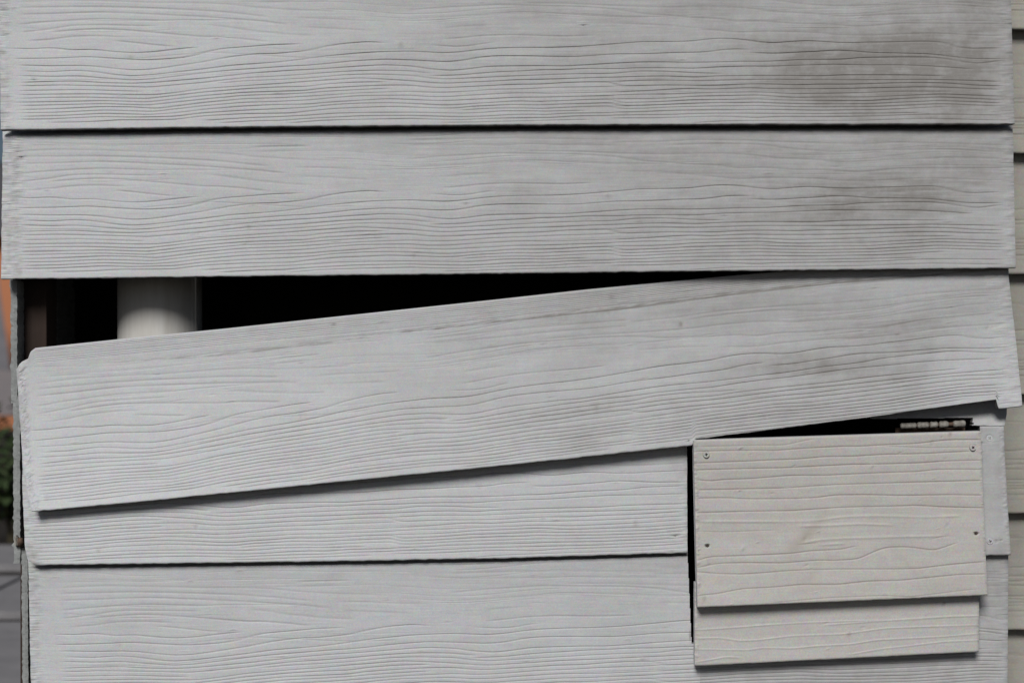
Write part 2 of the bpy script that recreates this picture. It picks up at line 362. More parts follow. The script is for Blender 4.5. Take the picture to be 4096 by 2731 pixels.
# ------------------------------------------------------------------ board builder (a dense sheet with real relief, edges and back)
def grid_board(name, parent, mats, cols, bottom, top, left, right, ref=None, dep_bot=(-0.024, -0.024), dep_top=(0.002, 0.002),
               row=1.45, thick=0.010, shift=0.0, lines=LINES, relief=0.0013, seed=0, edges=(75, 50), pits=(), grime=None,
               cutout=None, jag=1.3, full=650.0, tile_h=0.0, extra=None, side_mat=1, sig=1.75, specks=0, abs_lines=False):
    cols = np.array(sorted(cols), float)
    refB = ref or bottom
    Lb, Rb = left(bottom(cols[0])), right(bottom(cols[-1]))
    u = (cols - cols[0]) / (cols[-1] - cols[0])
    hmax = np.max(bottom(cols) - top(cols))
    nr = max(3, int(hmax / row) + 1)
    t = np.linspace(0, 1, nr)[:, None]
    Xg = np.repeat(cols[None, :], nr, 0)
    for it in range(3):
        Yg = bottom(Xg) * (1 - t) + top(Xg) * t
        l, r = left(Yg), right(Yg)
        Xg = l + (r - l) * u[None, :]
    Yg = refB(Xg) * (1 - t) + top(Xg) * t + (bottom(Xg) - refB(Xg)) * np.exp(-t * hmax / 70.0) * (1 - t)
    # ragged paint along the lower edge and the two ends
    jb = (fbm(Xg / 22.0, np.full_like(Xg, seed * 1.7), seed + 40, 4) - 0.5) * 2 * jag * 2.4
    Yg = Yg + jb * np.exp(-t * hmax / 5.0)
    je = (fbm(Yg / 30.0, np.full_like(Yg, seed * 2.3), seed + 50, 4) - 0.5) * 2 * jag * 1.8
    uu = u[None, :] * (cols[-1] - cols[0])
    Xg = Xg + je * np.exp(-uu / 14.0) + je * 0.6 * np.exp(-(cols[-1] - cols[0] - uu) / 10.0)
    H = refB(Xg) - Yg
    th = (-Yg if abs_lines else H) + tile_h
    tx = Xg - shift
    cut, hol = line_field(tx, th, cols - shift, lines, sig=sig, seed=seed)
    dl = Xg - left(Yg); dr = right(Yg) - Xg
    endm = sstep(edges[0] * 0.55, edges[0] * 1.15, dl + 24 * (fbm(Yg / 18.0, Xg / 40.0, seed + 60, 3) - 0.5)) * \
        sstep(edges[1] * 0.5, edges[1] * 1.2, dr + 24 * (fbm(Yg / 18.0, Xg / 40.0, seed + 61, 3) - 0.5))
    endk = 0.12 + 0.88 * endm
    cut *= endk; hol *= endk
    lump = (fbm(Xg / 22.0, Yg / 22.0, seed + 70, 4) - 0.5)
    wave = (fbm(Xg / 420.0, Yg / 120.0, seed + 71, 3) - 0.5)
    streak = (vnoise(Xg / 90.0, Yg / 6.0, seed + 72) - 0.5)
    y = relief * (0.72 * cut + 0.24 * hol) + relief * 0.10 * streak + 0.0016 * wave
    y = y + (1 - endm) * (0.0026 * lump + 0.0012 * (fbm(Xg / 7.0, Yg / 9.0, seed + 75, 3) - 0.5))
    # bead of old caulk that ends where the grain begins
    y = y - 0.0008 * (1 - endm) * (dl < edges[0] * 2)
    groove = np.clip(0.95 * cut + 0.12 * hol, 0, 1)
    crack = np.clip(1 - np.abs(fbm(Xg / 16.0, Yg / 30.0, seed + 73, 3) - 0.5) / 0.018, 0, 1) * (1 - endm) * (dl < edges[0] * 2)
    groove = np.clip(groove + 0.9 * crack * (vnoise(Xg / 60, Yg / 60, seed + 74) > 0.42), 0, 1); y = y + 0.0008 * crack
    if pits:
        for (px, py, rr, dep, dark) in pits:
            q = np.hypot(Xg - px, Yg - py)
            w = sstep(rr + 1.5, rr - 1.5, q) if rr > 3 else np.exp(-(q / rr) ** 2)
            y = y + dep * w; groove = np.maximum(groove, dark * w)  # pits coloured darker too: dirt in specks, shade in the screw holes
    if specks:
        rs = np.random.RandomState(seed + 900)
        for k in range(specks):
            px, py = rs.uniform(Xg.min(), Xg.max()), rs.uniform(Yg.min(), Yg.max())
            ci = np.searchsorted(cols, px); ci = slice(max(0, ci - 6), ci + 7)
            rr, tall = rs.uniform(1.6, 3.6), rs.uniform(0.8, 1.3) if k % 4 else rs.uniform(2.5, 6.0)
            w = np.exp(-((Xg[:, ci] - px) / (rr * 2.2)) ** 2 - ((Yg[:, ci] - py + 0.4 * (Xg[:, ci] - px)) / (rr * tall)) ** 2)
            y[:, ci] += rs.choice([-0.0009, 0.0008]) * w; groove[:, ci] = np.maximum(groove[:, ci], rs.uniform(0.2, 1.0) * w)
    gr = np.zeros_like(Xg)
    gr = 0.28 * (1 - endm) * sstep(0.42, 0.62, fbm(Xg / 20.0, Yg / 26.0, seed + 76, 4)) * (dl < edges[0] * 2)
    if grime is not None: gr = gr + np.clip(grime(Xg, Yg, th, cut, hol), 0, 1); gr = np.clip(gr, 0, 1)
    if extra is not None: y = y + extra(Xg, Yg, th)
    # rounded arris
    fromtop = (1 - t) * hmax
    y = y + 0.0016 * np.exp(-(t * hmax) / 2.2) + 0.0012 * np.exp(-dl / 3.0) + 0.0012 * np.exp(-dr / 3.0) + 0.0012 * np.exp(-fromtop / 2.5)
    f = np.clip(H / full, -0.05, 1.0); f = np.where(f > 0, 1 - (1 - np.maximum(f, 0)) ** 1.9, f)
    db = dep_bot[0] * (1 - u) + dep_bot[1] * u; dt = dep_top[0] * (1 - u) + dep_top[1] * u
    y = y + db[None, :] * (1 - f) + dt[None, :] * f
    co = np.stack([(Xg - 2048) * S * (CAM_D + y) / CAM_D, y, CAM_Z - (Yg - 1365.5) * S * (CAM_D + y) / CAM_D], -1)
    nc = len(cols)
    idx = np.arange(nr * nc).reshape(nr, nc)
    q = np.stack([idx[:-1, :-1], idx[:-1, 1:], idx[1:, 1:], idx[1:, :-1]], -1)
    keep = np.ones((nr - 1, nc - 1), bool)
    if cutout is not None:
        cx = 0.25 * (Xg[:-1, :-1] + Xg[1:, :-1] + Xg[:-1, 1:] + Xg[1:, 1:]); cy = 0.25 * (Yg[:-1, :-1] + Yg[1:, :-1] + Yg[:-1, 1:] + Yg[1:, 1:])
        keep = ~cutout(cx, cy)
    # boundary edges -> skirt
    e = []
    pad = np.zeros((nr + 1, nc + 1), bool); pad[1:-1, 1:-1] = keep
    k = pad
    # horizontal edges between row r-1 and r : vertex row r, columns c..c+1
    a = k[1:, 1:-1]; b = k[:-1, 1:-1]
    rr, cc = np.where(a & ~b); e.append(np.stack([idx[rr, cc + 1], idx[rr, cc]], -1))
    rr, cc = np.where(b & ~a); e.append(np.stack([idx[rr, cc], idx[rr, cc + 1]], -1))
    a = k[1:-1, 1:]; b = k[1:-1, :-1]
    rr, cc = np.where(a & ~b); e.append(np.stack([idx[rr, cc], idx[rr + 1, cc]], -1))
    rr, cc = np.where(b & ~a); e.append(np.stack([idx[rr + 1, cc], idx[rr, cc]], -1))
    e = np.concatenate(e)
    V = co.reshape(-1, 3)
    uniq, inv = np.unique(e, return_inverse=True); inv = inv.reshape(e.shape)
    n0 = len(V); n1 = n0 + len(uniq)
    front = V[uniq].copy(); back = V[uniq].copy(); back[:, 1] += thick
    sk = np.stack([inv[:, 0] + n0, inv[:, 1] + n0, inv[:, 1] + n1, inv[:, 0] + n1], -1)
    n2 = n1 + len(uniq)
    bb = co[[0, -1]].copy(); bb[..., 1] += thick
    bidx = np.arange(2 * nc).reshape(2, nc) + n2
    colok = keep.all(0)
    bq = np.stack([bidx[0, :-1], bidx[1, :-1], bidx[1, 1:], bidx[0, 1:]], -1)[colok]
    fq = q[keep]
    verts = np.concatenate([V, front, back, bb.reshape(-1, 3)])
    faces = np.concatenate([fq, sk, bq])
    me = bpy.data.meshes.new(name)
    me.vertices.add(len(verts)); me.vertices.foreach_set("co", verts.ravel().astype(np.float32))
    me.loops.add(faces.size); me.loops.foreach_set("vertex_index", faces.ravel().astype(np.int32))
    me.polygons.add(len(faces)); me.polygons.foreach_set("loop_start", np.arange(0, faces.size, 4, dtype=np.int32))
    mi = np.zeros(len(faces), np.int32); mi[len(fq):] = side_mat
    me.polygons.foreach_set("material_index", mi)
    sm = np.zeros(len(faces), bool); sm[:len(fq)] = True
    me.polygons.foreach_set("use_smooth", sm)
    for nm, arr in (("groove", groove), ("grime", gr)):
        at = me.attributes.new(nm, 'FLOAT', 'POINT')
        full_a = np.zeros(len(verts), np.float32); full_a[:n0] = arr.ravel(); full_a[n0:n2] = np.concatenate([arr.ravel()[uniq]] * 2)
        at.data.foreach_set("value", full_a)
    me.update(calc_edges=True); me.validate()
    return link(name, me, mats, parent)

def steps(a, b, d, *extra):
    r = list(np.arange(a, b, d)) + [b]
    for x in extra: r.append(x)
    return sorted(set(round(float(v), 2) for v in r))

# ------------------------------------------------------------------ grime maps (stains with their own shapes, plus light falloff painted toward the right)
def blob(x, y, cx, cy, rx, ry): return np.exp(-((x - cx) / rx) ** 2 - ((y - cy) / ry) ** 2)
def stripes(x, y, seed): return vnoise(x / 170.0, y / 9.0, seed) * 0.6 + vnoise(x / 60.0, y / 4.5, seed + 1) * 0.4

def grime_falloff_upper(x, y, h, cut, hol):
    right = 0.06 + 0.94 * sstep(200, 2900, x)  # ramp to the right: real grime with the light's falloff painted in
    pat = 0.35 + 0.9 * (fbm(x / 260.0, y / 110.0, 90, 4))
    st = stripes(x, y, 91)
    g = 0.62 * right * pat * (0.8 + 0.4 * st)
    g = g + (0.80 * blob(x, y, 3560, 270, 520, 190) + 0.22 * blob(x, y, 3250, 330, 120, 120) + 0.30 * blob(x, y, 3880, 330, 140, 160)) * (0.72 + 0.28 * st) * (0.35 + 1.15 * fbm(x / 75.0, y / 95.0, 95, 4))
    g = g + (0.42 * blob(x, y, 3640, 760, 330, 60) + 0.30 * blob(x, y, 3500, 830, 420, 80) + 0.16 * blob(x, y, 2900, 800, 600, 90)) * (0.3 + 0.9 * st)
    g = g + 0.07 * blob(x, y, 2100, 250, 500, 170) * st
    g = g + 0.06 * sstep(380, 560, h) * (0.4 + st) * (0.5 + sstep(0, 2500, x))  # slightly darker toward the board tops
    return g * (0.92 + 0.25 * hol)

def grime_falloff_loose(x, y, h, cut, hol):
    st = stripes(x, y + 0.1 * x, 101)
    g = 0.62 * sstep(600, 3000, x) * (0.3 + 0.9 * fbm(x / 260.0, (y + 0.1 * x) / 110.0, 102, 4)) * (0.8 + 0.4 * st)  # first term: grime and painted light falloff growing to the right
    g = g * (1 - 0.6 * sstep(3700, 3900, x + 0.25 * (y - 1300)) * sstep(1200, 1330, y))
    g = g + 0.62 * blob(x, y, 3250, 1470, 280, 60) * (0.75 + 0.3 * st) * (0.3 + 1.2 * fbm(x / 60.0, y / 50.0, 105, 4)) + 0.42 * blob(x, y, 3650, 1330, 280, 80) * (0.3 + st)
    # dirty line left along the edge of the lap that used to be covered
    lapy = np.interp(x, [66, 400, 900, 2000, 2480, 2800, 3300, 4000], [1476, 1452, 1420, 1284, 1236, 1192, 1135, 1075])
    d = y - lapy
    n = fbm(x / 45.0, d / 5.0, 103, 4)
    g = g + 0.60 * np.exp(-(d / 4.0) ** 2) * sstep(0.30, 0.70, n) * sstep(150, 700, x) + 0.45 * np.exp(-((d + 6) / 9.0) ** 2) * sstep(0.42, 0.7, n) * sstep(300, 900, x)
    g = g + 0.8 * np.exp(-((d - 1) / 2.6) ** 2) * sstep(1700, 2100, x) + 0.3 * np.exp(-((d - 14) / 3.0) ** 2) * sstep(0.45, 0.7, n) * (1 - sstep(350, 600, x))
    g = g + 0.22 * (d < 0) * fbm(x / 40.0, d / 14.0, 104, 4)
    g = g + 0.9 * blob(x, y, 2722, 1297, 9, 9) + 0.8 * blob(x, y, 1335, 1297, 9, 5) + 0.7 * blob(x, y, 3585, 1337, 10, 4)
    return g * (0.8 + 0.4 * hol)

def grime_falloff_lower(x, y, h, cut, hol):
    st = stripes(x, y, 111)
    g = 0.06 * st + 0.26 * sstep(1000, 3600, x) * fbm(x / 200.0, y / 90.0, 112, 4)  # weaker ramp of grime and painted falloff to the right
    g = g + 0.30 * (x > 2800) * (0.4 + fbm(x / 40.0, y / 60.0, 116, 4))
    g = g + 0.16 * sstep(430, 590, h) * (x < 2800) * fbm(x / 50.0, y / 16.0, 115, 4) * 1.4  # mottled darkening toward the board tops
    g = g + 0.22 * blob(x, y, 3980, 2420, 70, 60) * fbm(x / 12.0, y / 12.0, 113, 3) + 0.4 * blob(x, y, 110, 2215, 60, 40) * fbm(x / 14.0, y / 14.0, 114, 3)
    g = g + 0.25 * blob(x, y, 2725, 1870, 50, 80) * 0.8
    g = g + 0.8 * blob(x, y, 2760, 2540, 3, 20)
    return g

# ------------------------------------------------------------------ the clapboard wall
SURF = [M['paint'], M['edge']]
wall = thing("siding_wall", "weathered white clapboard wall of wood grained boards filling the picture, one board slipped", "wall", (0, 0, 0))
SP = lambda *pts: [(x, y, r, d, k) for (x, y, r, d, k) in pts]

# topmost board (its lower edge sits just above the picture)
flat = lambda v: (lambda q: np.full_like(np.asarray(q, float), v))
grid_board("siding_board", wall, SURF, steps(-10, 4044, 40), poly([(0, -62), (4100, -74)]), flat(-640), flat(-10), flat(4044), row=12, seed=1)
grid_board("siding_board", wall, SURF, steps(2, 4058, 15), B1bot, flat(-150),
           poly([(-150, -8), (0, -4), (520, 2)]), poly([(-150, 4040), (0, 4044), (497, 4058)]), seed=2, edges=(42, 52), grime=grime_falloff_upper, dep_bot=(-0.027, -0.027), dep_top=(-0.012, -0.012), specks=60,
           pits=SP((2338, 94, 8, -0.0016, 0.1), (2341, 78, 3, -0.001, 0.2), (3336, 251, 4, -0.001, 0.0), (3434, 161, 5, 0.0006, 0.8), (2056, 116, 4, 0.0003, 0.6), (2000, 295, 4, 0.0003, 0.7),
                   (135, 314, 5, -0.001, 0.5), (1928, 14, 3, 0.0003, 0.8)))
grid_board("siding_board", wall, SURF, steps(4, 4063, 15), B2bot, flat(455), poly([(455, 12), (545, 11), (1115, 4)]), poly([(455, 4050), (545, 4052), (1072, 4063)]),
           seed=3, edges=(88, 52), grime=grime_falloff_upper, dep_bot=(-0.027, -0.027), dep_top=(-0.0145, -0.0145), specks=60,
           extra=lambda X, Y, th: -0.0016 * np.exp(-((X - 50) / 10.0) ** 2) + 0.016 * sstep(26, 6, Y - B1bot(X) + 5 * (fbm(X / 150.0, Y * 0, 77, 3) - 0.5)),
           pits=SP((1864, 816, 5, 0.0006, 0.9), (655, 694, 4, -0.001, 0.5), (2320, 928, 4, 0.0003, 0.5), (2570, 709, 4, 0.0003, 0.5), (83, 635, 9, 0.002, 0.9), (26, 1098, 7, 0.002, 0.9), (124, 590, 4, 0.001, 0.8), (78, 575, 5, 0.001, 0.8), (28, 790, 5, 0.0008, 0.7), (32, 865, 5, 0.0008, 0.7), (1673, 1005, 5, -0.0008, 0.3)))
# lower boards: the left part of the fourth row ends at the hatch
B4bot = poly([(60, 2260), (148, 2259), (856, 2250), (1500, 2241), (2046, 2231), (2749, 2209), (2800, 2208)])
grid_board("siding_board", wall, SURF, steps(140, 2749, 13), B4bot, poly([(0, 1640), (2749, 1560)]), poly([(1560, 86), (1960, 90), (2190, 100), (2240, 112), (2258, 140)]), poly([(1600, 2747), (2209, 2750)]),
           seed=4, edges=(50, 26), shift=-880, grime=grime_falloff_lower, dep_bot=(-0.026, -0.024), dep_top=(-0.006, -0.008), full=640, specks=40,
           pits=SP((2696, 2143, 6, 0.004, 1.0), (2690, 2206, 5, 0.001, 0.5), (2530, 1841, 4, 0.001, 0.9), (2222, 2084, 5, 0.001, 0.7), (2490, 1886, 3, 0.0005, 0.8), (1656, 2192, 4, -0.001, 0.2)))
B5bot = poly([(0, 2865), (112, 2863), (1621, 2833), (4030, 2785), (4200, 2782)])
gapx = poly([(2140, 2746), (2209, 2750), (2570, 2766), (2600, 2768)])
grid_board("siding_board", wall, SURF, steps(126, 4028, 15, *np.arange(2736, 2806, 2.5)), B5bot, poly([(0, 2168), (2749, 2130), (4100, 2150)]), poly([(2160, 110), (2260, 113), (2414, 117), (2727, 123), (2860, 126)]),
           poly([(2150, 4036), (2226, 4034), (2726, 4030), (2800, 4028)]), seed=5, edges=(48, 30), shift=172, grime=grime_falloff_lower,
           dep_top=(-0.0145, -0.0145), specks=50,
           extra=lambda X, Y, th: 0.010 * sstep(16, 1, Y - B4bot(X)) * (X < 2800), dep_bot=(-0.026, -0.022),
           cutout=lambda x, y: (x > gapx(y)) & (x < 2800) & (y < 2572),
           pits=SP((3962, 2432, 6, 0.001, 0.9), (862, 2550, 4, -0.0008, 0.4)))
# below the picture, down to the ground
ztop = 2785 - 60
for k in range(4):
    b = 3380 + 560 * k - (40 if k == 3 else 0)
    grid_board("siding_board", wall, SURF, steps(128, 4028, 60), flat(b), flat(b - 620), flat(128), flat(4028), row=14, seed=6 + k)
# right-hand remainder of the fourth row, beside the hatch
B4Rbot = poly([(3900, 2222), (3946, 2221), (4043, 2218)])
grid_board("siding_board", wall, SURF, steps(3920, 4043, 5), B4Rbot, flat(1704), flat(3920), poly([(1704, 4016), (1800, 4018), (2219, 4043)]), row=2.2, seed=12, edges=(4, 22), shift=-300, grime=grime_falloff_lower,
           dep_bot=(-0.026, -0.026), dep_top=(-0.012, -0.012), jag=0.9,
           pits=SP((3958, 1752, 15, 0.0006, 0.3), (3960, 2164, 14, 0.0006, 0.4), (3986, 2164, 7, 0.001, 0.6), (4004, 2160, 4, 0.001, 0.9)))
grid_board("siding_board", wall, SURF, steps(3480, 4018, 6), flat(1703), flat(1560), flat(3480), poly([(1600, 4030), (1660, 4026), (1700, 4018)]), row=2.2, seed=13, edges=(4, 16), shift=-300, grime=grime_falloff_lower,
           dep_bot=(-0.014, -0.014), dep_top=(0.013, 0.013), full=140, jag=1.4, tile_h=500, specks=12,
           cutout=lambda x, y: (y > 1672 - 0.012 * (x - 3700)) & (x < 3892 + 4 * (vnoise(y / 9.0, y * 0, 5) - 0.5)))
# ends, lid, an added black lining and the closed right side of the box behind the boards
xr = X_(4026, 0)
box("side_panel", xr - 0.012, xr - 0.002, 0.013, 0.262, 0.004, Z_(-640, 0), M['paint'], wall)
box("lid", X_(-30, 0), xr + 0.004, -0.03, 0.262, Z_(-640, 0) + 0.003, Z_(-640, 0) + 0.023, M['paint'], wall)
box("added_dark_sheet", -0.632, xr - 0.014, 0.250, 0.256, 0.004, Z_(-640, 0), M['cavity'], wall)  # unseen black sheet added so the inside of the box stays dark

# screws: flat heads with a cross recess
def make_screw(name, px, py, y, r_px, parent, mat, rot=0.2, proud=0.0006):
    bm = bmesh.new()
    r = r_px * S; c = P(px, py, y)
    a, w = r * 0.50, r * 0.14
    cross = [(-w, a), (w, a), (w, w), (a, w), (a, -w), (w, -w), (w, -a), (-w, -a), (-w, -w), (-a, -w), (-a, w), (-w, w)]
    cr, sr = math.cos(rot), math.sin(rot)
    def at(x, z, dy): return (c.x + x * cr - z * sr, c.y + dy, c.z + x * sr + z * cr)
    N = 28
    out = [bm.verts.new(at(r * 0.9 * math.cos(2 * math.pi * i / N), r * 0.9 * math.sin(2 * math.pi * i / N), -proud)) for i in range(N)]
    rim = [bm.verts.new(at(r * math.cos(2 * math.pi * i / N), r * math.sin(2 * math.pi * i / N), 0.0016)) for i in range(N)]
    inn = [bm.verts.new(at(x, z, -proud)) for x, z in cross]
    bot = [bm.verts.new(at(x * 0.8, z * 0.8, 0.0026)) for x, z in cross]
    es = [bm.edges.new((out[i], out[(i + 1) % N])) for i in range(N)] + [bm.edges.new((inn[i], inn[(i + 1) % 12])) for i in range(12)]
    bmesh.ops.triangle_fill(bm, use_beauty=True, edges=es)
    for i in range(N): bm.faces.new((out[i], out[(i + 1) % N], rim[(i + 1) % N], rim[i]))
    for i in range(12):
        f = bm.faces.new((inn[i], inn[(i + 1) % 12], bot[(i + 1) % 12], bot[i])); f.material_index = 1
    f = bm.faces.new(bot); f.material_index = 1
    bmesh.ops.recalc_face_normals(bm, faces=bm.faces)
    return from_bm(name, bm, [mat, M['dark']], parent)

boards = [o for o in wall.children if o.name.startswith("siding_board")]
strip = boards[-2]
make_screw("screw", 3958, 1752, -0.0128, 13, strip, M['paint'], 0.9)
make_screw("screw", 3960, 2164, -0.0245, 13, strip, M['paint'], 0.4)

# ------------------------------------------------------------------ the slipped board
B3bot = poly([(60, 2052), (127, 2046), (600, 2002), (1500, 1912), (2009, 1862), (2749, 1783), (2770, 1780), (2776, 1756), (2860, 1746), (3500, 1665), (3753, 1629), (3981, 1598), (3987, 1597), (3992, 1636), (4089, 1625), (4150, 1620)])
B3ref = poly([(60, 2053), (127, 2046), (600, 2002), (1500, 1912), (2009, 1862), (2749, 1783), (3500, 1702), (4100, 1640)])
B3top = poly([(66, 1478), (76, 1458), (88, 1446), (112, 1434), (117, 1422), (120, 1410), (136, 1392), (478, 1356), (899, 1314), (2000, 1196), (2344, 1158), (2900, 1105), (3600, 1042), (4030, 1003), (4100, 998)])
loose = grid_board("loose_siding_board", None, SURF, steps(127, 4089, 15, *np.arange(131, 190, 4), 2764, 2770, 2776, 2782, 3981, 3987, 3992, 3998), B3bot, B3top,
           poly([(1390, 66), (1475, 66), (1711, 82), (1867, 91), (1990, 112), (2046, 127)]), poly([(1000, 4030), (1112, 4036), (1286, 4056), (1402, 4069), (1580, 4087), (1625, 4089)]), ref=B3ref,
           seed=21, edges=(40, 95), shift=75, grime=grime_falloff_loose, dep_bot=(-0.036, -0.030), dep_top=(-0.002, -0.012), specks=80, full=650, jag=1.1,
           pits=SP((2776, 1742, 5, 0.004, 1.0), (2755, 1764, 4, 0.002, 0.9), (3989, 1588, 5, 0.004, 1.0), (1748, 1530, 4, -0.0008, 0.4)))
tag(loose, "slipped white clapboard hanging aslant below a dark wedge-shaped gap, its left end dropped", "board")

# ------------------------------------------------------------------ the screwed-on hatch cover
q = 1.4915
def sparse(txts, amp):
    out = []
    for tx in txts:
        xs, ys = [], []
        for t in tx.split():
            a, b = t.split(','); xs.append(2700 + float(a) / q); ys.append(1680 + float(b) / q)
        out.append((amp, 1.0, np.array(xs), -np.array(ys)))
    return out
PL = sparse(["120,187 300,182 500,180 600,182 750,170 880,163 1000,157 1100,157 1250,148 1450,140 1600,120 1700,117 1840,117",
  "120,257 300,250 450,245 530,240 750,232 900,218 1050,217 1250,205 1500,200 1620,193 1760,186", "120,298 400,290 650,285 850,275 1040,265 1250,262 1480,255 1600,245 1845,238",
  "120,354 220,365 280,355 450,350 690,330 900,330 1100,320 1300,312 1450,308 1550,295 1700,293 1845,295", "120,417 450,410 665,405", "680,403 950,385 1200,378 1450,370 1845,360",
  "120,466 300,463 450,470 700,468 850,462 950,447 1150,445 1350,450 1650,445 1845,448", "120,553 400,545 700,540 850,530 1000,520 1150,516 1350,512 1430,508 1600,518 1850,524",
  "125,842 200,815 400,808 700,795 800,780 1000,770 1075,750", "125,882 250,855 400,850 650,852 850,835 950,838 1100,828 1150,800 1200,780 1250,760 1350,755 1430,760 1550,778 1580,765 1650,745 1672,728",
  "125,903 250,915 400,918 500,912 650,900 800,892 1000,888 1300,888 1450,885 1650,860 1860,843", "125,1047 250,1035 400,1005 600,995 750,980 980,980 1150,960 1350,955 1500,940 1700,920 1870,917"], 1.0)
PL += sparse(["600,1087 900,1060 1250,1045 1400,1055 1600,1030 1780,1008", "740,742 830,733", "1530,712 1590,692 1640,690", "150,158 500,150 650,150 830,110", "1250,155 1500,165 1800,160", "670,405 678,422", "1095,520 1140,530",
  "150,662 300,667 600,655", "310,930 318,980", "500,103 1000,85 1500,72"], 0.5)
PR = sparse(["150,604 700,605 850,598 1010,575 1200,570 1500,578 1700,570", "745,738 850,714 1000,704 1200,699 1400,693 1600,690", "750,632 900,628 1100,618 1300,625", "860,745 1000,735"], 1.0)
LR = sparse(["120,1250 300,1240 550,1220 800,1205 1100,1195 1400,1190 1650,1170 1830,1165", "120,1300 280,1297 380,1315 500,1310 700,1285 1000,1275 1250,1240 1500,1230 1830,1220",
  "120,1365 250,1367 450,1370 520,1355 700,1360 850,1345 1050,1335 1200,1310 1400,1300 1600,1290 1830,1270", "120,1442 230,1425 300,1410 380,1415", "1050,1395 1250,1360 1400,1345 1600,1320 1830,1310", "900,1220 1250,1195 1700,1165"], 1.0)

hatch = thing("hatch_cover", "beige wood grained hatch cover of two overlapping boards with screwed corners, lower right", "hatch", P(3350, 2100, -0.05))
Ptop = poly([(2774, 1760), (3924, 1724), (3960, 1722)]); Pbot = poly([(2760, 2429), (2790, 2428), (3950, 2379), (3990, 2377)])
def ridge(lines, amt, sig):
    def f(X, Y, th):
        r, _ = line_field(X, -Y, X[0], lines, sig=sig)
        return -amt * r
    return f
def grime_panel(x, y, h, cut, hol):
    g = 0.10 * stripes(x, y, 132) + 0.5 * blob(x, y, 2835, 2240, 40, 18) * fbm(x / 12.0, y / 12.0, 130, 3) + 0.75 * blob(x + 0.8 * (y - 2130), y, 3235, 2135, 30, 70) * 0.8
    g = g + 0.25 * blob(x + 0.5 * (y - 2290), y, 3250, 2290, 16, 40) + 0.25 * blob(x - 0.9 * (y - 2250), y, 3625, 2250, 14, 45) + 0.16 * blob(x, y, 3160, 2210, 30, 60)
    return g + 0.30 * fbm(x / 120.0, y / 60.0, 131, 4) ** 2
cover = grid_board("cover_board", hatch, [M['beige'], M['beige_edge']], steps(2790, 3950, 5), Pbot, Ptop, poly([(1760, 2774), (2428, 2790)]), poly([(1724, 3924), (1890, 3929), (2379, 3950)]), abs_lines=True,
    lines=PL, relief=0.0011, seed=31, edges=(10, 5), grime=grime_panel, dep_bot=(-0.056, -0.052), dep_top=(-0.038, -0.036), full=665, specks=25, row=2.1, thick=0.014, jag=0.5, sig=2.2, extra=ridge(PR, 0.0006, 5.0),
    pits=SP((2829, 2182, 7, 0.008, 1.0), (3903, 2133, 7, 0.008, 1.0), (2825, 1817, 15, 0.0007, 0.35), (3892, 1789, 14, 0.0007, 0.35), (3004, 1816, 3, 0.0006, 1.0), (3766, 1748, 3, 0.0006, 0.9), (3780, 1834, 3, 0.0006, 0.9), (3678, 2002, 3, 0.0006, 0.8)))
make_screw("screw", 2825, 1817, -0.0400, 13, cover, M['beige'], 0.15)
make_screw("screw", 3892, 1789, -0.0380, 13, cover, M['beige'], 0.75)
grid_board("lower_board", hatch, [M['beige'], M['beige_edge']], steps(2781, 3916, 6), poly([(2770, 2662), (2781, 2662), (3916, 2605), (3950, 2604)]), poly([(2780, 2330), (3917, 2280)]), flat(2779), poly([(2300, 3918), (2605, 3915)]), abs_lines=True,
    lines=LR[:0], relief=0.0011, seed=33, edges=(10, 5), dep_bot=(-0.040, -0.038), dep_top=(-0.035, -0.033), full=330, specks=8, row=2.4, thick=0.012, jag=0.5, extra=ridge(LR, 0.0006, 3.0))

# ------------------------------------------------------------------ hinge barrel in the slot above the hatch
hinge = thing("hinge", "old painted hinge barrel lying in the dark slot just above the beige hatch cover", "hinge", P(3730, 1696, 0.004))
def barrel(name, x0, x1, py0, r_px, mat, seed):
    bm = bmesh.new(); rs = random.Random(seed); N = 16
    n = max(4, int((x1 - x0) / 6)); rings = []
    for i in range(n + 1):
        f = i / n; x = x0 + (x1 - x0) * f
        rr = r_px * (0.78 if i in (0, n) else 1.0) * (1 + rs.uniform(-0.09, 0.07))
        c = P(x, py0 - 0.035 * (x - 3600), -0.004)
        rings.append([bm.verts.new((c.x, c.y + rr * S * math.cos(2 * math.pi * k / N), c.z + rr * S * math.sin(2 * math.pi * k / N))) for k in range(N)])
    for a, b in zip(rings, rings[1:]):
        for k in range(N): bm.faces.new((a[k], a[(k + 1) % N], b[(k + 1) % N], b[k]))
    bm.faces.new(rings[0]); bm.faces.new(rings[-1])
    bmesh.ops.recalc_face_normals(bm, faces=bm.faces)
    return from_bm(name, bm, mat, hinge, True)
for i, (a, b, r, m) in enumerate([(3601, 3664, 12, 'steel_paint'), (3668, 3715, 13, 'steel_paint'), (3719, 3750, 13, 'steel_paint'), (3756, 3793, 14, 'steel_paint'), (3812, 3860, 14, 'steel_paint')]):
    barrel("knuckle", a, b, 1703, r, M[m], i)
barrel("pin", 3606, 3856, 1703, 8, M['rust'], 9)
bm = bmesh.new(); bm_box(bm, X_(3590, 0), X_(3870, 0), 0.010, 0.013, Z_(1760, 0), Z_(1712, 0)); bmesh.ops.recalc_face_normals(bm, faces=bm.faces)
from_bm("leaf", bm, M['rust'], hinge)

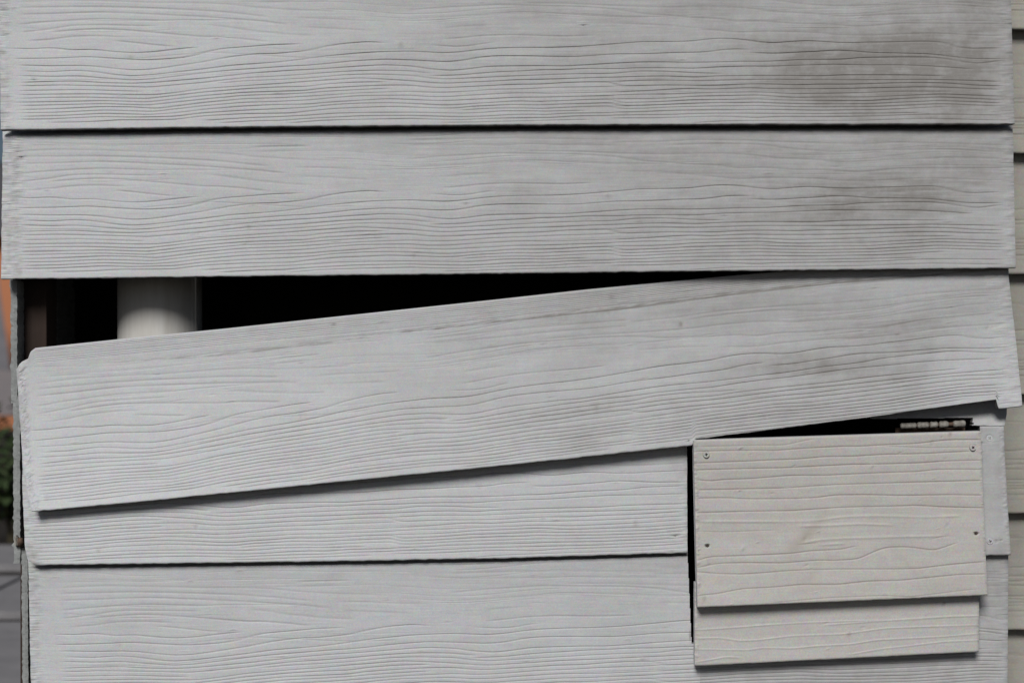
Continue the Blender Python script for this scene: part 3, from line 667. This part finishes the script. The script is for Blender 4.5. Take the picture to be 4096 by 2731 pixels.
# ------------------------------------------------------------------ inside the gap: pipe and corner timber
def tube(name, loc, r, z0, z1, mat, parent=None, N=48, wall_t=0.004):
    bm = bmesh.new(); rings = []
    for rr, z in ((r - wall_t, z0), (r, z0), (r, z1), (r - wall_t, z1)):
        rings.append([bm.verts.new((loc[0] + rr * math.cos(2 * math.pi * k / N), loc[1] + rr * math.sin(2 * math.pi * k / N), z)) for k in range(N)])
    rings.append(rings[0])
    for a, b in zip(rings, rings[1:]):
        for k in range(N): bm.faces.new((a[k], a[(k + 1) % N], b[(k + 1) % N], b[k]))
    bmesh.ops.recalc_face_normals(bm, faces=bm.faces)
    return from_bm(name, bm, mat, parent, True)
PIPE_Y, PIPE_R = 0.090, 0.055
pipe = tube("vent_pipe", (X_(640, PIPE_Y), PIPE_Y, 0), PIPE_R, 0.0, Z_(1205, PIPE_Y) + 0.6, M['pipe'])
tag(pipe, "round white plastic pipe standing in the dark gap behind the slipped board", "pipe")
stud = box("corner_post", X_(84, 0.03), X_(190, 0.03), 0.026, 0.070, 0.004, Z_(-620, 0), M['stud'], None, 0.002)
tag(stud, "brown timber corner post inside the dark gap at the left end of the slipped board", "post")

# ------------------------------------------------------------------ side wall of the box, seen edge-on at the left
side = thing("side_wall", "side wall of grey board ends seen edge-on along the left edge", "wall", P(60, 1800, 0.1))
def side_board(x_top, x_bot, y0, y1, w, y_front, seed):
    bm = bmesh.new(); rs = random.Random(seed); n = max(6, int((y1 - y0) / 12)); rows = []
    for i in range(n + 1):
        f = i / n; py = y0 + (y1 - y0) * f; x = x_top + (x_bot - x_top) * f
        j = rs.uniform(-2.2, 2.2) + (rs.uniform(-7, 3) if rs.random() < 0.14 else 0); k = rs.uniform(-1.6, 1.6)
        a = P(x + j, py, y_front + rs.uniform(-0.0006, 0.0006)); b = P(x + w + k, py, y_front + rs.uniform(-0.0006, 0.0006)); m = P(x + w / 2 + j * 0.5, py, y_front - 0.0008)
        rows.append([bm.verts.new(a + Vector((0, 0.2575, 0))), bm.verts.new(a + Vector((0, 0.003, 0))), bm.verts.new(a), bm.verts.new(m), bm.verts.new(b), bm.verts.new(b + Vector((0, 0.2575, 0)))])
    for r0, r1 in zip(rows, rows[1:]):
        for k in range(6): bm.faces.new((r0[k], r0[(k + 1) % 6], r1[(k + 1) % 6], r1[k]))
    bm.faces.new(rows[0]); bm.faces.new(rows[-1])
    bmesh.ops.recalc_face_normals(bm, faces=bm.faces)
    return from_bm("siding_board", bm, M['sideends'], side)
for k in range(3): side_board(18 + k * 2, 40, -640 + k * 590, -640 + k * 590 + 610, 24, 0.003, 40 + k)
side_board(42, 45, 1122, 1612, 25, -0.001, 43)
sb = side_board(53, 55, 1585, 2252, 26, -0.004, 44)
side_board(86, 90, 2190, 2790, 24, -0.001, 45)
for k in range(3): side_board(84, 92, 2740 + 520 * k, 2740 + 520 * k + (560 if k < 2 else 420), 26, -0.004 + 0.002 * (k % 2), 46 + k)
bm = bmesh.new()
bmesh.ops.create_icosphere(bm, subdivisions=2, radius=1.0)
for v in bm.verts:
    n = 1 + random.uniform(-0.25, 0.25); c = P(82, 2166, -0.008)
    v.co = Vector((c.x + v.co.x * 0.0042 * n, c.y + v.co.y * 0.006, c.z + v.co.z * 0.0065 * n))
from_bm("rusty_nail", bm, M['rust'], sb, True)
bm = bmesh.new()
c0 = P(55, 2185, -0.012); c1 = P(76, 2138, -0.0045)
bm_box(bm, c0.x, c1.x, c0.y, c1.y, c0.z, c1.z); bmesh.ops.recalc_face_normals(bm, faces=bm.faces)
bmesh.ops.bevel(bm, geom=list(bm.edges), offset=0.0015, segments=2, affect='EDGES')
from_bm("paint_lump", bm, M['steel_paint'], sb)

# ------------------------------------------------------------------ the house wall behind, showing at the right edge
house = thing("house_wall", "dull olive-beige clapboard house wall set back behind the right edge", "wall", (X_(4300, 0.27), 0.27, 0))
hb = [-870, -375, 117, 612, 1095, 1576, 2051, 2516, 2985, 3455, 3925]
HL = [(a, w * 1.0, x, h * 0.86) for a, w, x, h in LINES[::2]]
for i, b in enumerate(hb):
    sl = 0.0
    grid_board("siding_board", house, [M['olive'], M['edge']], steps(298, 3900, 340, *np.arange(3950, 4240, 12), *np.arange(4260, 6400, 70)), flat(b), flat(b - 560), flat(298), flat(6400), row=3.5 if 0 <= i <= 8 else 10, seed=60 + i,
        lines=HL, shift=1000 + 37 * i, edges=(4, 4), dep_bot=(0.2615, 0.2615), dep_top=(0.283, 0.283), full=560, relief=0.0018, jag=0.6, grime=lambda x, y, h, c, hl: 0.35 * fbm(x / 60.0, y / 40.0, 140, 4), thick=0.008)
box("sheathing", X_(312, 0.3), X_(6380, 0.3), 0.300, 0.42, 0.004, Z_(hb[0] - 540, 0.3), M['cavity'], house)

# ------------------------------------------------------------------ ground and what shows past the left edge
def struct(o): o['kind'] = 'structure'; return o
bm = bmesh.new()
g = 300.0
for v in ((-g, -g), (g, -g), (g, g), (-g, g)): bm.verts.new((v[0], v[1], 0))
bm.verts.ensure_lookup_table(); bm.faces.new(bm.verts)
ground = struct(from_bm("ground", bm, M['soil']))
def slab(d0, d1, x0, x1, mat, name="paving_slab", h=0.03):
    return box(name, x0, x1, d0 - CAM_D, d1 - CAM_D, 0.004, h, M[mat], ground, 0.004)
for d0, d1 in ((3.55, 4.66), (4.82, 5.58), (5.82, 6.42)):
    for x0, x1 in ((-3.6, -2.72), (-2.70, -1.82), (-1.80, -0.70)):
        if d0 < 2 and x1 > -0.6: continue
        slab(d0, d1, x0, x1, 'concrete')
slab(16.6, 60.0, -40, -1.0, 'driveway', "driveway")

# low brick edging with the planting bed in front
edging = thing("brick_edging", "low orange brick garden edging behind the plants at the left edge", "edging", (-5.0, 13.4, 0))
d = 15.3 - CAM_D
for row in range(2):
    for k in range(16):
        x = -8.2 + 0.235 * k + (0.11 if row else 0)
        box("brick", x, x + 0.222, d, d + 0.105, 0.004 + row * 0.072, 0.069 + row * 0.072, M['brick'], edging, 0.004)
def plant(name, label, X, Y, h, n, seed, spread):
    t = thing(name, label, "plant", (X, Y, 0), "leafy plants in the bed at the left")
    rs = random.Random(seed); bs = bmesh.new(); bl = bmesh.new()
    for i in range(n):
        a = rs.uniform(0, 6.28); b = rs.uniform(0, 6.28); r = rs.uniform(0.0, spread); top = h * rs.uniform(0.55, 1.0)
        p0 = Vector((X + 0.05 * math.cos(b), Y + 0.05 * math.sin(b), 0)); p1 = Vector((X + r * math.cos(a), Y + r * math.sin(a), top))
        prev = None
        for j in range(4):
            c = p0.lerp(p1, j / 3); w = 0.006 * (1 - j / 4)
            ring = [bs.verts.new(c + Vector((w * math.cos(k * 2.09), w * math.sin(k * 2.09), 0))) for k in range(3)]
            if prev:
                for k in range(3): bs.faces.new((prev[k], prev[(k + 1) % 3], ring[(k + 1) % 3], ring[k]))
            prev = ring
        for j in range(9):
            c = p0.lerp(p1, rs.uniform(0.35, 1.0)); L = rs.uniform(0.06, 0.14)
            dr = Vector((rs.uniform(-1, 1), rs.uniform(-1, 1), rs.uniform(-0.3, 0.9))).normalized(); sd_ = dr.cross(Vector((0, 0, 1)))
            if sd_.length < 0.05: continue
            sd_ = sd_.normalized() * L * 0.26
            v = [bl.verts.new(c), bl.verts.new(c + dr * L * 0.5 + sd_), bl.verts.new(c + dr * L + Vector((0, 0, -0.2 * L))), bl.verts.new(c + dr * L * 0.5 - sd_)]
            bl.faces.new(v)
    from_bm("stems", bs, M['stem'], t); from_bm("foliage", bl, M['leaf'], t)
    return t
plant("leafy_plant", "dark leafy plant at the left edge, the nearest to the grey paving", -2.22, 4.85, 0.42, 26, 1, 0.30)
plant("leafy_plant", "taller leafy plant behind the nearest one at the left edge", -2.75, 5.6, 0.55, 30, 2, 0.34)
plant("leafy_plant", "bright leafy plant farther back, just below the orange brick edging", -3.7, 8.6, 0.50, 30, 3, 0.38)

# brick house and grey shed far behind
bh = thing("brick_house", "blurred orange brick house far behind the left edge", "house", (-24, 52, 0))
box("wall", -44, -12, 50, 60, 0.004, 4.6, M['brick'], bh)
bm = bmesh.new()
pr = [(-44.6, 4.5), (-28, 11.0), (-11.4, 4.5)]
f0 = [bm.verts.new((x, 49.4, z)) for x, z in pr]; f1 = [bm.verts.new((x, 60.6, z)) for x, z in pr]
bm.faces.new(f0); bm.faces.new(f1[::-1])
for k in range(3): bm.faces.new((f0[k], f1[k], f1[(k + 1) % 3], f0[(k + 1) % 3]))
bmesh.ops.recalc_face_normals(bm, faces=bm.faces)
from_bm("roof", bm, M['roofgrey'], bh)
sh = thing("garden_shed", "blurred grey shed with a steep sloping side in front of the orange house, left edge", "shed", (-17, 44, 0))
bm = bmesh.new()
pr = [(-19.6, 0.0), (-15.40, 0.0), (-15.46, 0.6), (-15.68, 2.2), (-15.80, 3.1), (-19.2, 3.1)]
f0 = [bm.verts.new((x, 44.0, z + 0.034)) for x, z in pr]; f1 = [bm.verts.new((x * 1.075, 47.0, z + 0.034)) for x, z in pr]
bm.faces.new(f0); bm.faces.new(f1[::-1])
for k in range(6): bm.faces.new((f0[k], f1[k], f1[(k + 1) % 6], f0[(k + 1) % 6]))
bmesh.ops.recalc_face_normals(bm, faces=bm.faces)
from_bm("wall", bm, M['shed'], sh)
